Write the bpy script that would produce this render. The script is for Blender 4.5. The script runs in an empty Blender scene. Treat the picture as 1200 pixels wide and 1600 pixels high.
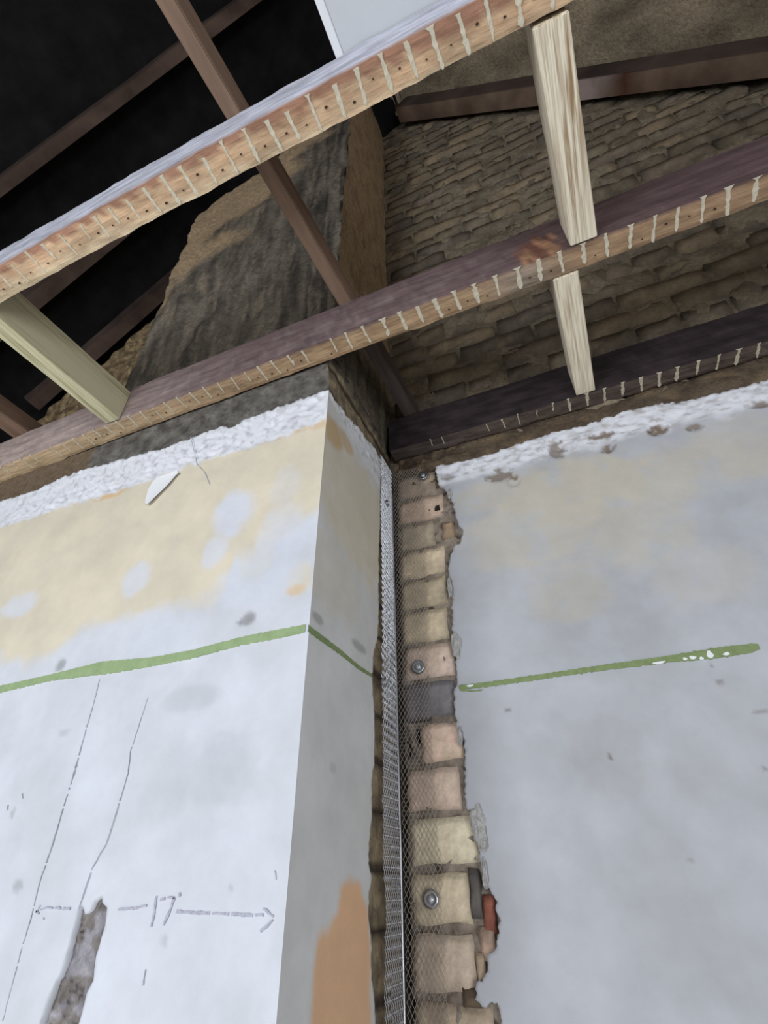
import bpy, bmesh, math, random
import numpy as np
from mathutils import Vector, Euler, Matrix, noise
from mathutils.geometry import delaunay_2d_cdt

# ------------------------------------------------------------------ camera
F_PX = 798.542
CAM_LOC = Vector((0.3644, -0.9463, -0.3058))
CAM_ROT = Euler((2.2103, 0.0097, 0.3928), 'XYZ')
C = bpy.context.scene.collection
cam_d = bpy.data.cameras.new('camera')
cam = bpy.data.objects.new('camera', cam_d)
C.objects.link(cam)
cam.location = CAM_LOC
cam.rotation_euler = CAM_ROT
cam_d.sensor_fit = 'VERTICAL'
cam_d.sensor_height = 32.0
cam_d.lens = 32.0 * F_PX / 1600.0
cam_d.clip_start = 0.02
bpy.context.scene.camera = cam
CM = CAM_ROT.to_matrix()

# ------------------------------------------------------------------ world, lights, exposure
sc = bpy.context.scene
world = bpy.data.worlds.new('world')
sc.world = world
world.use_nodes = True
world.node_tree.nodes['Background'].inputs[0].default_value = (0.55, 0.62, 0.72, 1)
world.node_tree.nodes['Background'].inputs[1].default_value = 0.02


def area(name, loc, target, sx, sy, power, col):
    l = bpy.data.lights.new(name, 'AREA')
    l.shape = 'RECTANGLE'
    l.size = sx
    l.size_y = sy
    l.energy = power
    l.color = col
    o = bpy.data.objects.new(name, l)
    C.objects.link(o)
    o.location = loc
    d = Vector(target) - Vector(loc)
    o.rotation_euler = d.to_track_quat('-Z', 'Y').to_euler()
    return o


area('window_light', (-0.95, -2.9, -0.55), (-0.1, -0.2, 0.1), 1.2, 1.5, 40, (0.90, 0.95, 1.0))
area('right_fill_light', (1.9, -2.6, -0.7), (0.1, -0.1, 0.0), 1.0, 1.4, 22, (0.92, 0.96, 1.0))  # added fill lamp, no known window; brightens the breast side and corner bricks
vs = sc.view_settings
vs.view_transform = 'Standard'
vs.look = 'None'
vs.gamma = 1
vs.use_curve_mapping = False
vs.exposure = 0.53

# ------------------------------------------------------------------ helpers
D = 0.3435          # how far the breast stands out
H = 0.6406          # underside of the joists
JH = 0.1157         # joist depth
T = H + JH
FLOOR_Z = -1.8


def at(px, py, ax, v):
    d = CM @ Vector(((px - 600) / F_PX, (800 - py) / F_PX, -1))
    t = (v - CAM_LOC[ax]) / d[ax]
    return CAM_LOC + d * t


def lin(c):
    r = []
    for v in c:
        v = v / 255.0
        r.append(v / 12.92 if v <= 0.04045 else ((v + 0.055) / 1.055) ** 2.4)
    return r


def lin4(c):
    return tuple(lin(c)) + (1.0,)


def ss(a, b, x):
    if a == b:
        return 0.0 if x < a else 1.0
    t = min(1, max(0, (x - a) / (b - a)))
    return t * t * (3 - 2 * t)


def fb(x, y, z=0.0, s=1.0, o=4):
    return noise.fractal(Vector((x * s, y * s, z * s)), 0.8, 2.1, o)


def mixc(a, b, t):
    t = min(1, max(0, t))
    return [a[i] * (1 - t) + b[i] * t for i in range(3)]


def tag(o, label=None, cat=None, group=None, kind=None):
    if label:
        o['label'] = label
    if cat:
        o['category'] = cat
    if group:
        o['group'] = group
    if kind:
        o['kind'] = kind
    return o


def link(name, me, mat=None, parent=None):
    o = bpy.data.objects.new(name, me)
    C.objects.link(o)
    if mat is not None and not me.materials:
        for m in (mat if isinstance(mat, (list, tuple)) else [mat]):
            me.materials.append(m)
    if parent is not None:
        o.parent = parent
    return o


def empty(name, loc=(0, 0, 0)):
    o = bpy.data.objects.new(name, None)
    o.empty_display_size = 0.05
    C.objects.link(o)
    return o


def mesh(name, V, Fc, cols=None, smooth=False):
    me = bpy.data.meshes.new(name)
    me.from_pydata(V, [], Fc)
    if cols is not None:
        a = me.color_attributes.new('Col', 'FLOAT_COLOR', 'POINT')
        buf = np.ones((len(V), 4), dtype=np.float32)
        buf[:, :3] = np.asarray(cols, dtype=np.float32)
        a.data.foreach_set('color', buf.ravel())
    if smooth:
        me.polygons.foreach_set('use_smooth', [True] * len(me.polygons))
    me.update()
    return me


def jag(pts, step=0.004, amp=0.002, seed=0.0, closed=False, freq=90):
    out = []
    n = len(pts)
    for i in range(n - (0 if closed else 1)):
        a = Vector(pts[i][:2])
        b = Vector(pts[(i + 1) % n][:2])
        L = (b - a).length
        k = max(1, int(L / step))
        for j in range(k):
            p = a.lerp(b, j / k)
            if i + j > 0 or closed:
                p = p + Vector((noise.fractal(Vector((p.x * freq, p.y * freq, seed)), 0.7, 2, 3),
                                noise.fractal(Vector((p.x * freq, p.y * freq, seed + 7)), 0.7, 2, 3))) * amp
            out.append((p.x, p.y))
    if not closed:
        out.append(tuple(pts[-1][:2]))
    return out


def inside(P, poly):
    x, y = P[:, 0], P[:, 1]
    r = np.zeros(len(P), bool)
    n = len(poly)
    for i in range(n):
        x0, y0 = poly[i]
        x1, y1 = poly[(i + 1) % n]
        if y0 == y1:
            continue
        c = ((y0 > y) != (y1 > y)) & (x < (x1 - x0) * (y - y0) / (y1 - y0) + x0)
        r ^= c
    return r


def seg_far(P, poly, lim):
    keep = np.ones(len(P), bool)
    n = len(poly)
    for i in range(n):
        a = np.array(poly[i])
        b = np.array(poly[(i + 1) % n])
        lo = np.minimum(a, b) - lim
        hi = np.maximum(a, b) + lim
        m = np.where((P[:, 0] > lo[0]) & (P[:, 0] < hi[0]) & (P[:, 1] > lo[1]) & (P[:, 1] < hi[1]))[0]
        if not len(m):
            continue
        d = b - a
        L = d @ d
        t = np.clip(((P[m] - a) @ d) / L, 0, 1) if L > 0 else np.zeros(len(m))
        q = a + t[:, None] * d
        keep[m[np.hypot(*(P[m] - q).T) < lim]] = False
    return keep


def sheet(name, outline, fine, box, coarse, to3d, thick, dfun, cfun, mat, parent=None, holes=(), rim=None, smooth=True):
    """An irregular slab: outline in (u,v); fine grid inside box, coarse outside; to3d(u,v,d) with d = height above its face."""
    o = np.array(outline)
    lo, hi = o.min(0), o.max(0)

    def grid(s, lo, hi):
        u = np.arange(lo[0], hi[0], s)
        v = np.arange(lo[1], hi[1], s)
        U, Vv = np.meshgrid(u, v)
        P = np.stack([U.ravel(), Vv.ravel()], 1)
        P[::2, 0] += s * 0.2
        return P
    G1 = grid(fine, np.maximum(lo, box[:2]), np.minimum(hi, box[2:]))
    G = [G1]
    if coarse:
        G2 = grid(coarse, lo, hi)
        ins = (G2[:, 0] > box[0] - coarse * .5) & (G2[:, 0] < box[2] + coarse * .5) & (G2[:, 1] > box[1] - coarse * .5) & (G2[:, 1] < box[3] + coarse * .5)
        G.append(G2[~ins])
    P = np.concatenate(G)
    P = P[inside(P, outline)]
    for h in holes:
        P = P[~inside(P, h)]
        P = P[seg_far(P, h, fine * 0.45)]
    P = P[seg_far(P, outline, fine * 0.45)]
    vs_ = [Vector(p) for p in outline]
    ed = [(i, (i + 1) % len(outline)) for i in range(len(outline))]
    for h in holes:
        b = len(vs_)
        vs_ += [Vector(p) for p in h]
        ed += [(b + i, b + (i + 1) % len(h)) for i in range(len(h))]
    vs_ += [Vector((float(a), float(b))) for a, b in P]
    rv, re, rf, ov, oe, of = delaunay_2d_cdt(vs_, ed, [], 0, 1e-7)
    RV = np.array([(v.x, v.y) for v in rv])
    RF = np.array([f for f in rf if len(f) == 3])
    cen = RV[RF].mean(1)
    k = inside(cen, outline)
    for h in holes:
        k &= ~inside(cen, h)
    RF = RF[k]
    V = []
    cols = []
    for u, v in RV:
        V.append(tuple(to3d(u, v, dfun(u, v))))
        cols.append(cfun(u, v))
    faces = [tuple(int(i) for i in f) for f in RF]
    # orientation
    f0 = faces[0]
    a, b, c = (Vector(V[i]) for i in f0)
    nrm = (b - a).cross(c - a)
    out = Vector(to3d(0, 0, 1)) - Vector(to3d(0, 0, 0))
    if nrm.dot(out) < 0:
        faces = [f[::-1] for f in faces]
    # rim along the boundary edges
    cnt = {}
    for f in faces:
        for i in range(3):
            e = (f[i], f[(i + 1) % 3])
            cnt[e] = 1
    back = {}
    for (a, b) in list(cnt):
        if (b, a) in cnt:
            continue
        if rim is not None and not rim(*RV[a]):
            continue
        for q in (a, b):
            if q not in back:
                back[q] = len(V)
                V.append(tuple(to3d(RV[q][0], RV[q][1], -thick)))
                cols.append([x * 0.8 for x in cols[q]])
        faces.append((b, a, back[a], back[b]))
    me = mesh(name, V, faces, cols, smooth)
    return link(name, me, mat, parent)


# ------------------------------------------------------------------ materials
def mat_base(name):
    m = bpy.data.materials.new(name)
    m.use_nodes = True
    nt = m.node_tree
    b = nt.nodes['Principled BSDF']
    return m, nt, b


def N(nt, t, **kw):
    n = nt.nodes.new(t)
    for k, v in kw.items():
        setattr(n, k, v)
    return n


def col_mat(name, rough=0.8, amount=0.25, scale=60, bump=0.3, bscale=150, stretch=(1, 1, 1), bdist=0.002, colour=None, spec=0.3, voro=0.0):
    """Vertex-coloured (or plain) surface with fine mottling and relief."""
    m, nt, b = mat_base(name)
    tc = N(nt, 'ShaderNodeTexCoord')
    mp = N(nt, 'ShaderNodeMapping')
    mp.inputs['Scale'].default_value = stretch
    nt.links.new(tc.outputs['Object'], mp.inputs['Vector'])
    if colour is None:
        at_ = N(nt, 'ShaderNodeAttribute', attribute_name='Col')
        src = at_.outputs['Color']
    else:
        rg = N(nt, 'ShaderNodeRGB')
        rg.outputs[0].default_value = lin4(colour)
        src = rg.outputs[0]
    n1 = N(nt, 'ShaderNodeTexNoise')
    n1.inputs['Scale'].default_value = scale
    n1.inputs['Detail'].default_value = 6
    n1.inputs['Roughness'].default_value = 0.65
    nt.links.new(mp.outputs[0], n1.inputs['Vector'])
    mr = N(nt, 'ShaderNodeMapRange')
    mr.inputs['From Min'].default_value = 0.3
    mr.inputs['From Max'].default_value = 0.7
    mr.inputs['To Min'].default_value = 1 - amount
    mr.inputs['To Max'].default_value = 1 + amount * 0.6
    nt.links.new(n1.outputs['Fac'], mr.inputs['Value'])
    vm = N(nt, 'ShaderNodeVectorMath', operation='SCALE')
    nt.links.new(src, vm.inputs[0])
    nt.links.new(mr.outputs[0], vm.inputs['Scale'])
    nt.links.new(vm.outputs[0], b.inputs['Base Color'])
    n2 = N(nt, 'ShaderNodeTexNoise')
    n2.inputs['Scale'].default_value = bscale
    n2.inputs['Detail'].default_value = 8
    n2.inputs['Roughness'].default_value = 0.6
    nt.links.new(mp.outputs[0], n2.inputs['Vector'])
    bp = N(nt, 'ShaderNodeBump')
    bp.inputs['Strength'].default_value = bump
    bp.inputs['Distance'].default_value = bdist
    nt.links.new(n2.outputs['Fac'], bp.inputs['Height'])
    nt.links.new(bp.outputs[0], b.inputs['Normal'])
    b.inputs['Roughness'].default_value = rough
    b.inputs['Specular IOR Level'].default_value = spec
    return m


M_plaster = col_mat('plaster', 0.75, 0.07, 16, 0.35, 90, bdist=0.0012)
M_render = col_mat('old_render', 0.95, 0.35, 70, 0.9, 90, bdist=0.006, spec=0.1)
M_mortar = col_mat('mortar', 0.95, 0.35, 90, 0.9, 130, bdist=0.005, spec=0.1)
M_brick = col_mat('brick', 0.9, 0.25, 60, 0.7, 160, bdist=0.003, spec=0.15)
M_joist = col_mat('old_joist_wood', 0.8, 0.42, 60, 0.8, 120, stretch=(0.16, 1, 1), bdist=0.003, spec=0.15)
M_paint = col_mat('green_paint', 0.6, 0.15, 80, 0.2, 200, colour=(152, 172, 128))
M_paint_d = col_mat('green_paint_dull', 0.7, 0.2, 80, 0.2, 200, colour=(130, 146, 100))
M_drip = col_mat('plaster_mark', 0.8, 0.2, 120, 0.6, 200, colour=(214, 205, 184))
M_pencil = col_mat('pencil', 0.7, 0.3, 300, 0.0, 200, colour=(182, 181, 196))
M_crack = col_mat('crack_line', 0.9, 0.4, 200, 0.0, 200, colour=(188, 189, 200))
M_nail = col_mat('nail', 0.6, 0.3, 100, 0.3, 200, colour=(60, 42, 34))
M_filler = col_mat('old_filler', 0.9, 0.35, 120, 0.9, 160, bdist=.004, colour=(186, 184, 182))
M_board = col_mat('white_board', 0.5, 0.03, 12, 0.05, 60, colour=(205, 208, 212))
M_boardedge = col_mat('white_board_edge', 0.5, 0.02, 12, 0.0, 60, colour=(235, 236, 240))
M_rafter = col_mat('rafter_wood', 0.85, 0.35, 25, 0.5, 60, stretch=(0.3, 0.3, 0.3), bdist=0.002, spec=0.15)
M_binder = col_mat('binder_wood', 0.8, 0.3, 40, 0.5, 80, stretch=(1, 0.1, 1), bdist=0.002, colour=(132, 108, 92), spec=0.2)
M_binder_shaded = col_mat('binder_wood_shaded', 0.9, 0.4, 40, 0.6, 80, stretch=(1, 0.1, 1), bdist=0.003, colour=(88, 78, 74), spec=0.1)  # darker copy of the binder wood; shade beyond the middle joist is in the colour
M_slate = col_mat('roof_underside', 0.95, 0.4, 10, 0.5, 40, colour=(30, 29, 30), spec=0.1)
M_wallpaint = col_mat('room_wall', 0.8, 0.05, 3, 0.0, 40, colour=(214, 214, 214))
M_floor = col_mat('room_floor', 0.8, 0.15, 3, 0.1, 40, colour=(206, 200, 190))


def pine(name, base, dark, gsc, xdir='y'):
    m, nt, b = mat_base(name)
    tc = N(nt, 'ShaderNodeTexCoord')
    mp = N(nt, 'ShaderNodeMapping')
    mp.inputs['Scale'].default_value = (1, 0.035, 1)
    nt.links.new(tc.outputs['Object'], mp.inputs['Vector'])
    n1 = N(nt, 'ShaderNodeTexNoise')
    n1.inputs['Scale'].default_value = gsc * 2.4
    n1.inputs['Detail'].default_value = 3
    nt.links.new(mp.outputs[0], n1.inputs['Vector'])
    mul = N(nt, 'ShaderNodeMath', operation='MULTIPLY')
    n3_ = N(nt, 'ShaderNodeTexNoise')
    n3_.inputs['Scale'].default_value = 14
    nt.links.new(mp.outputs[0], n3_.inputs['Vector'])
    mr_ = N(nt, 'ShaderNodeMapRange')
    mr_.inputs['From Min'].default_value = .42
    mr_.inputs['From Max'].default_value = .62
    nt.links.new(n3_.outputs['Fac'], mr_.inputs['Value'])
    mr2 = N(nt, 'ShaderNodeMapRange')
    mr2.inputs['From Min'].default_value = .42
    mr2.inputs['From Max'].default_value = .66
    nt.links.new(n1.outputs['Fac'], mr2.inputs['Value'])
    nt.links.new(mr2.outputs[0], mul.inputs[0])
    nt.links.new(mr_.outputs[0], mul.inputs[1])
    mx = N(nt, 'ShaderNodeMix', data_type='RGBA')
    mx.inputs['A'].default_value = lin4(base)
    mx.inputs['B'].default_value = lin4(dark)
    nt.links.new(mul.outputs[0], mx.inputs['Factor'])
    nt.links.new(mx.outputs['Result'], b.inputs['Base Color'])
    bp = N(nt, 'ShaderNodeBump')
    bp.inputs['Strength'].default_value = 0.3
    bp.inputs['Distance'].default_value = 0.001
    nt.links.new(mul.outputs[0], bp.inputs['Height'])
    nt.links.new(bp.outputs[0], b.inputs['Normal'])
    b.inputs['Roughness'].default_value = 0.65
    b.inputs['Specular IOR Level'].default_value = 0.2
    return m


M_pine = pine('new_pine', (240, 230, 208), (158, 130, 98), 110)
M_pine2 = pine('treated_pine', (206, 200, 168), (150, 142, 108), 70)

M_galv, nt_, b_ = mat_base('galvanised_steel')
b_.inputs['Base Color'].default_value = lin4((205, 207, 214))
b_.inputs['Metallic'].default_value = 0.75
b_.inputs['Roughness'].default_value = 0.32
M_galvd, nt_, b_ = mat_base('dull_steel')
b_.inputs['Base Color'].default_value = lin4((186, 180, 174))
b_.inputs['Metallic'].default_value = 0.35
b_.inputs['Roughness'].default_value = 0.5
M_washer, nt_, b_ = mat_base('washer_zinc')
b_.inputs['Base Color'].default_value = lin4((176, 180, 186))
b_.inputs['Metallic'].default_value = 0.9
b_.inputs['Roughness'].default_value = 0.22

# ------------------------------------------------------------------ room shell (outside the view, it bounces the light)
def box(name, lo, hi, mat, parent=None, bev=0.0):
    bm = bmesh.new()
    bmesh.ops.create_cube(bm, size=1)
    for v in bm.verts:
        v.co = Vector([(lo[i] + hi[i]) / 2 + v.co[i] * (hi[i] - lo[i]) for i in range(3)])
    if bev:
        bmesh.ops.bevel(bm, geom=bm.edges[:], offset=bev, segments=2, affect='EDGES')
    me = bpy.data.meshes.new(name)
    bm.to_mesh(me)
    bm.free()
    return link(name, me, mat, parent)


XL, XR, YF = -2.4, 2.6, -3.5
tag(box('floor', (XL, YF, FLOOR_Z - .05), (XR, 0.05, FLOOR_Z), M_floor), kind='structure')
tag(box('wall_left', (XL - .1, YF, FLOOR_Z), (XL, 0.05, T), M_wallpaint), kind='structure')
tag(box('wall_right', (XR, YF, FLOOR_Z), (XR + .1, 0.05, T), M_wallpaint), kind='structure')
tag(box('wall_front', (XL, YF - .1, FLOOR_Z), (XR, YF, T + 2.6), M_wallpaint), kind='structure')

# ------------------------------------------------------------------ roof (two slopes, 45 degrees, ridge over the chimney)
KR, KL = 3.22, 3.0       # underside planes of the rafters: x+z = KR on the right, z-x = KL on the left
KRo, KLo = KR + 0.15, KL + 0.15


def slope_sheet(name, k, right, mat, cfun, y0, y1):
    xr = (KRo - KLo) / 2
    if right:
        x0, x1 = xr, 2.6
        to3 = lambda u, v, d: (u - d * .7, v, k - u - d * .7)
    else:
        x0, x1 = -2.4, xr
        to3 = lambda u, v, d: (u + d * .7, v, k + u - d * .7)
    ol = [(x0, y0), (x1, y0), (x1, y1), (x0, y1)]
    o = sheet(name, ol, 0.03, (x0, -0.9, x1, y1), 0.15, to3, -0.04,
              lambda u, v: 0.012 * fb(u, v, 3, 14), cfun, mat)
    return tag(o, kind='structure')


slope_sheet('ceiling_right', KRo, True, M_render,
            lambda u, v: mixc(lin((172, 156, 132)), lin((118, 106, 90)), 0.5 + fb(u, v, 1, 8)), YF, 0.08)
slope_sheet('ceiling_left', KLo, False, M_slate, lambda u, v: lin((30, 29, 30)), YF, 0.08)

# ------------------------------------------------------------------ the back wall: attic masonry, exposed strip, plaster
YW = 0.05                 # attic wall face (mortar)
YM = 0.020                # mortar of the exposed strip below the joists


def up_col(u, v):
    t = fb(u, v, 2, 9)
    c = mixc(lin((146, 133, 114)), lin((114, 104, 90)), 0.5 + t)
    c = mixc(c, lin((142, 130, 110)), ss(0.1, 0.6, fb(u, v, 8, 18)) * .5)
    return c


def up_d(u, v):
    return 0.003 + 0.016 * fb(u, v, 4, 13, 5) + 0.005 * fb(u * .6, v * 2.2, 9, 40, 3)


ol = jag([(-0.05, 0.60), (2.35, 0.60), (2.35, 0.98), (KRo - 3.24, 3.24), (-0.05, 3.14)], 0.05, 0, closed=True)
wall_back = sheet('wall_back', ol, 0.013, (-0.02, 0.6, 1.6, 3.2), 0.08,
                  lambda u, v, d: (u, YW - d, v), 0.12, up_d, up_col, M_mortar)
tag(wall_back, kind='structure')


def blob(list_, u, v, nz=.45):
    s = 0
    for (cx, cz, rx, rz, a) in list_:
        d = ((u - cx) / rx) ** 2 + ((v - cz) / rz) ** 2
        if d < 1.6:
            s = max(s, a * ss(1.5, 0.4, d + nz * fb(u, v, 3, 22 if nz < 1 else 75)))
    return s


def px_blobs(lst, ax, val, sc_):
    out = []
    for (x, y, rx, ry, a) in lst:
        p = at(x, y, ax, val)
        q = at(x, y + 10, ax, val)
        m = abs(q.z - p.z) / 10
        out.append((p.x if ax == 1 else p.y, p.z, rx * m * sc_, ry * m, a))
    return out


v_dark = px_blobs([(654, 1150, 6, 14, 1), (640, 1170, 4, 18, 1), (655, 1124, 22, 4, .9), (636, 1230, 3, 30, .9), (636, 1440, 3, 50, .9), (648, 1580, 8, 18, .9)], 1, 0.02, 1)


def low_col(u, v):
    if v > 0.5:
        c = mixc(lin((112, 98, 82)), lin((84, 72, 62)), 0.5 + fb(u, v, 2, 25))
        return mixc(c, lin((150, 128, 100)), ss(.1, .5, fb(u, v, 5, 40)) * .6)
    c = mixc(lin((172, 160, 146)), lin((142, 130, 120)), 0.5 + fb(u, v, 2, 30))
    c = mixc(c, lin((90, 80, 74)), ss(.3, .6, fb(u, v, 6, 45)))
    c = mixc(c, lin((34, 28, 26)), blob(v_dark, u, v))  # near-black painted into the hollows to stand for their shade
    return mixc(c, lin((30, 26, 26)), ss(.012, .006, u) * .8)  # gap at the inner corner darkened, shade put into the colour


ol = [(-0.02, FLOOR_Z), (0.26, FLOOR_Z), (0.26, 0.45), (2.35, 0.45), (2.35, 0.65), (-0.02, 0.65)]
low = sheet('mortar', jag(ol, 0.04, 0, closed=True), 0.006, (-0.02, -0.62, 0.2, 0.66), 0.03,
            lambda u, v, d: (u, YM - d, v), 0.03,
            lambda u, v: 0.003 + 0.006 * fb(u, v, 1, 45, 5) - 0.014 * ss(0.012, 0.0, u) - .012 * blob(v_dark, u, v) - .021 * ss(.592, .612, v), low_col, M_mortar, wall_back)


def brick_mesh(w, h, d, seed, col, col2=None, nx=6, nz=3, rough=0.003, edge=0.006, colsc=40):
    """rough brick: rounded front face at y=0 looking to -y, body going back by d"""
    V = []
    cols = []
    Fc = []
    for j in range(nz + 1):
        for i in range(nx + 1):
            u = i / nx
            v = j / nz
            x = (u - .5) * w
            z = (v - .5) * h
            be = (i in (0, nx)) or (j in (0, nz))
            y = edge * .6 if be else 0.0
            n = noise.fractal(Vector((x * 40 + seed * 3.1, z * 40, seed)), .8, 2, 3)
            n2 = noise.noise(Vector((x * 25, z * 25 + seed * 5, seed * 2)))
            V.append((x + (n * rough * 1.2 if be else 0), y + n * rough, z + (n2 * rough * 1.4 if be else 0)))
            t = .5 + noise.fractal(Vector((x * colsc + seed, z * colsc, seed * 9)), .8, 2, 3)
            c = mixc(lin(col), lin(col2 or [q * .8 for q in col]), t)
            if be:
                c = [q * .85 for q in c]
            cols.append(c)
    W = nx + 1
    for j in range(nz):
        for i in range(nx):
            a = j * W + i
            Fc.append((a, a + 1, a + W + 1, a + W))
    ring = [i for i in range(W)] + [j * W + nx for j in range(1, nz + 1)] + [nz * W + i for i in range(nx - 1, -1, -1)] + [j * W for j in range(nz - 1, 0, -1)]
    b = len(V)
    for r in ring:
        V.append((V[r][0], d, V[r][2]))
        cols.append(cols[r])
    n = len(ring)
    for k in range(n):
        Fc.append((ring[(k + 1) % n], ring[k], b + k, b + (k + 1) % n))
    return mesh('brick', V, Fc, cols, True)


rnd = random.Random(5)
PAL = [(146, 132, 112), (130, 118, 102), (160, 142, 118), (126, 115, 102), (146, 131, 115), (136, 124, 108)]
stretch = [brick_mesh(0.214, 0.064, 0.045, s, PAL[s % 6], nx=7, nz=2, rough=0.0045) for s in range(9)]
header = [brick_mesh(0.102, 0.064, 0.045, s + 20, PAL[(s + 2) % 6], nx=4, nz=2, rough=0.0045) for s in range(6)]
row = 0
z = 0.700
nb = 0
while z < 3.1:
    x = -0.02 - (0.11 if row % 2 else 0.0) + rnd.uniform(-.02, .02)
    hd = (row % 4 == 2)
    while x < 1.62:
        w = 0.113 if hd else 0.226
        if x + w > 0.01 and x + w + z < KRo - 0.03:
            me = rnd.choice(header if hd else stretch)
            o = link('brick', me, M_brick, wall_back)
            o.location = (x + w / 2, YW - rnd.uniform(0.004, 0.016), z + rnd.uniform(-.003, .003))
            o.rotation_euler = (rnd.uniform(-.05, .05), rnd.uniform(-.03, .03) + (math.pi if rnd.random() < .3 else 0), rnd.uniform(-.05, .05))
            o.scale = (1, 1, rnd.uniform(.92, 1.04))
            nb += 1
        x += w
    z += 0.0765
    row += 1

# exposed strip of bricks beside the mesh: (z bottom, z top, right edge px, colour, second colour)
ZJ = lambda k: 0.4075 - 0.076 * k
strip = [(-2, 680, (164, 142, 118), (140, 122, 104)), (-1, 692, (196, 166, 140), (170, 146, 122)),
         (0, 678, (176, 156, 128), (150, 134, 112)), (1, 695, (206, 182, 148), (176, 156, 128)),
         (2, 698, (184, 164, 132), (160, 142, 116)), (3, 699, (198, 176, 142), (172, 154, 126)),
         (4, 709, (206, 178, 156), (182, 158, 134)), (5, 710, (124, 116, 112), (104, 96, 94)),
         (6, 722, (202, 170, 146), (188, 164, 134)), (7, 718, (202, 174, 150), (184, 160, 136)),
         (8, 746, (210, 192, 158), (196, 176, 144)), (9, 733, (206, 186, 152), (182, 162, 132)),
         (10, 742, (190, 168, 142), (168, 148, 126)), (11, 774, (178, 156, 128), (150, 130, 108))]
for k, pr, c1, c2 in strip:
    zt, zb = ZJ(k), ZJ(k + 1)
    gap = 0.012 if k > 4 else 0.009
    zc = (zt + zb) / 2
    c1, c2 = [tuple(min(252, q * 1.2 + 10) for q in (c[0] * .97, c[1], c[2] * 1.06)) for c in (c1, c2)]
    xr = at(pr, 800, 1, 0.012)
    # right edge at this height
    lo_, hi_ = 0.02, 0.4
    for _ in range(30):
        mid = (lo_ + hi_) / 2
        q = CM.transposed() @ (Vector((mid, 0.012, zc)) - CAM_LOC)
        if 600 + F_PX * q.x / -q.z < pr:
            lo_ = mid
        else:
            hi_ = mid
    xr = mid
    xl = 0.013 + rnd.uniform(0, .004)
    if k == 6:
        xl += .028
    w = xr - xl
    me = brick_mesh(w, 0.076 - gap, 0.03, k + 50, c1, c2, nx=9, nz=5, rough=0.003, edge=0.004, colsc=30)
    o = link('brick', me, M_brick, wall_back)
    o.location = ((xl + xr) / 2, 0.0105 + rnd.uniform(0, .002), zc)
    o.rotation_euler = (rnd.uniform(-.02, .02), rnd.uniform(-.025, .025), rnd.uniform(-.01, .01))
for k in range(12, 27):
    w = rnd.uniform(.10, .13)
    me = brick_mesh(w, 0.064, 0.03, k + 50, rnd.choice([(200, 176, 146), (190, 166, 132), (176, 154, 130)]), nx=8, nz=4, rough=0.0018, edge=0.004, colsc=30)
    o = link('brick', me, M_brick, wall_back)
    o.location = (0.014 + w / 2, 0.011, (ZJ(k) + ZJ(k + 1)) / 2)
# broken bits at the right-hand edge of the strip
for (px, py, w, h, c) in [(699, 826, .030, .040, (190, 164, 138)), (764, 1428, .018, .046, (164, 104, 88)),
                          (762, 1475, .022, .036, (196, 168, 150)), (752, 1515, .014, .040, (206, 182, 156)),
                          (682, 792, .012, .016, (60, 50, 44)), (742, 1395, .018, .062, (120, 114, 110)),
                          (700, 770, .01, .03, (150, 134, 116)), (738, 1560, .03, .02, (120, 104, 88))]:
    P = at(px, py, 1, 0.008)
    me = brick_mesh(w, h, 0.02, px, c, nx=4, nz=4, rough=0.003, edge=0.005)
    o = link('brick', me, M_brick, wall_back)
    o.location = (P.x, 0.009, P.z)

# ---- alcove plaster
left_px = [(680, 729), (684, 755), (698, 765), (704, 776), (709, 790), (712, 812), (724, 830), (721, 842), (706, 862), (700, 887),
           (701, 902), (709, 915), (706, 940), (707, 965), (706, 982), (717, 997), (718, 1022), (712, 1035), (714, 1060), (710, 1085),
           (710, 1100), (712, 1132), (723, 1145), (726, 1175), (726, 1212), (727, 1250), (731, 1265), (747, 1265), (754, 1280),
           (755, 1300), (759, 1312), (750, 1330), (751, 1345), (760, 1382), (774, 1407), (780, 1437), (775, 1482), (762, 1492),
           (761, 1522), (742, 1540), (741, 1562), (752, 1572), (779, 1567), (781, 1600)]
top_px = [(725, 719), (760, 711), (825, 689), (850, 680), (910, 666), (970, 646), (1025, 632), (1060, 628), (1100, 619), (1150, 609), (1200, 592)]
Lp = [at(x, y, 1, 0) for x, y in left_px]
Tp = [at(x, y, 1, 0) for x, y in top_px]
left = [(p.x, p.z) for p in Lp]
zz = left[-1][1]
while zz > FLOOR_Z + 0.05:
    zz -= 0.05
    left.append((0.13 + 0.03 * math.sin(zz * 23), zz))
left.append((0.12, FLOOR_Z))
top = [(p.x, p.z) for p in Tp] + [(1.1, 0.575), (1.5, 0.57), (2.35, 0.57)]
edge = jag(left[::-1] + top, 0.003, 0.0042, 3.0)
ol = edge + [(2.35, FLOOR_Z)]


def band_low(x):      # where the smooth plaster starts, below the rough white band
    return 0.505 - 0.01 * math.sin(x * 9)


AP = [((900, 760, 1), 'cream'), ]


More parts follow.
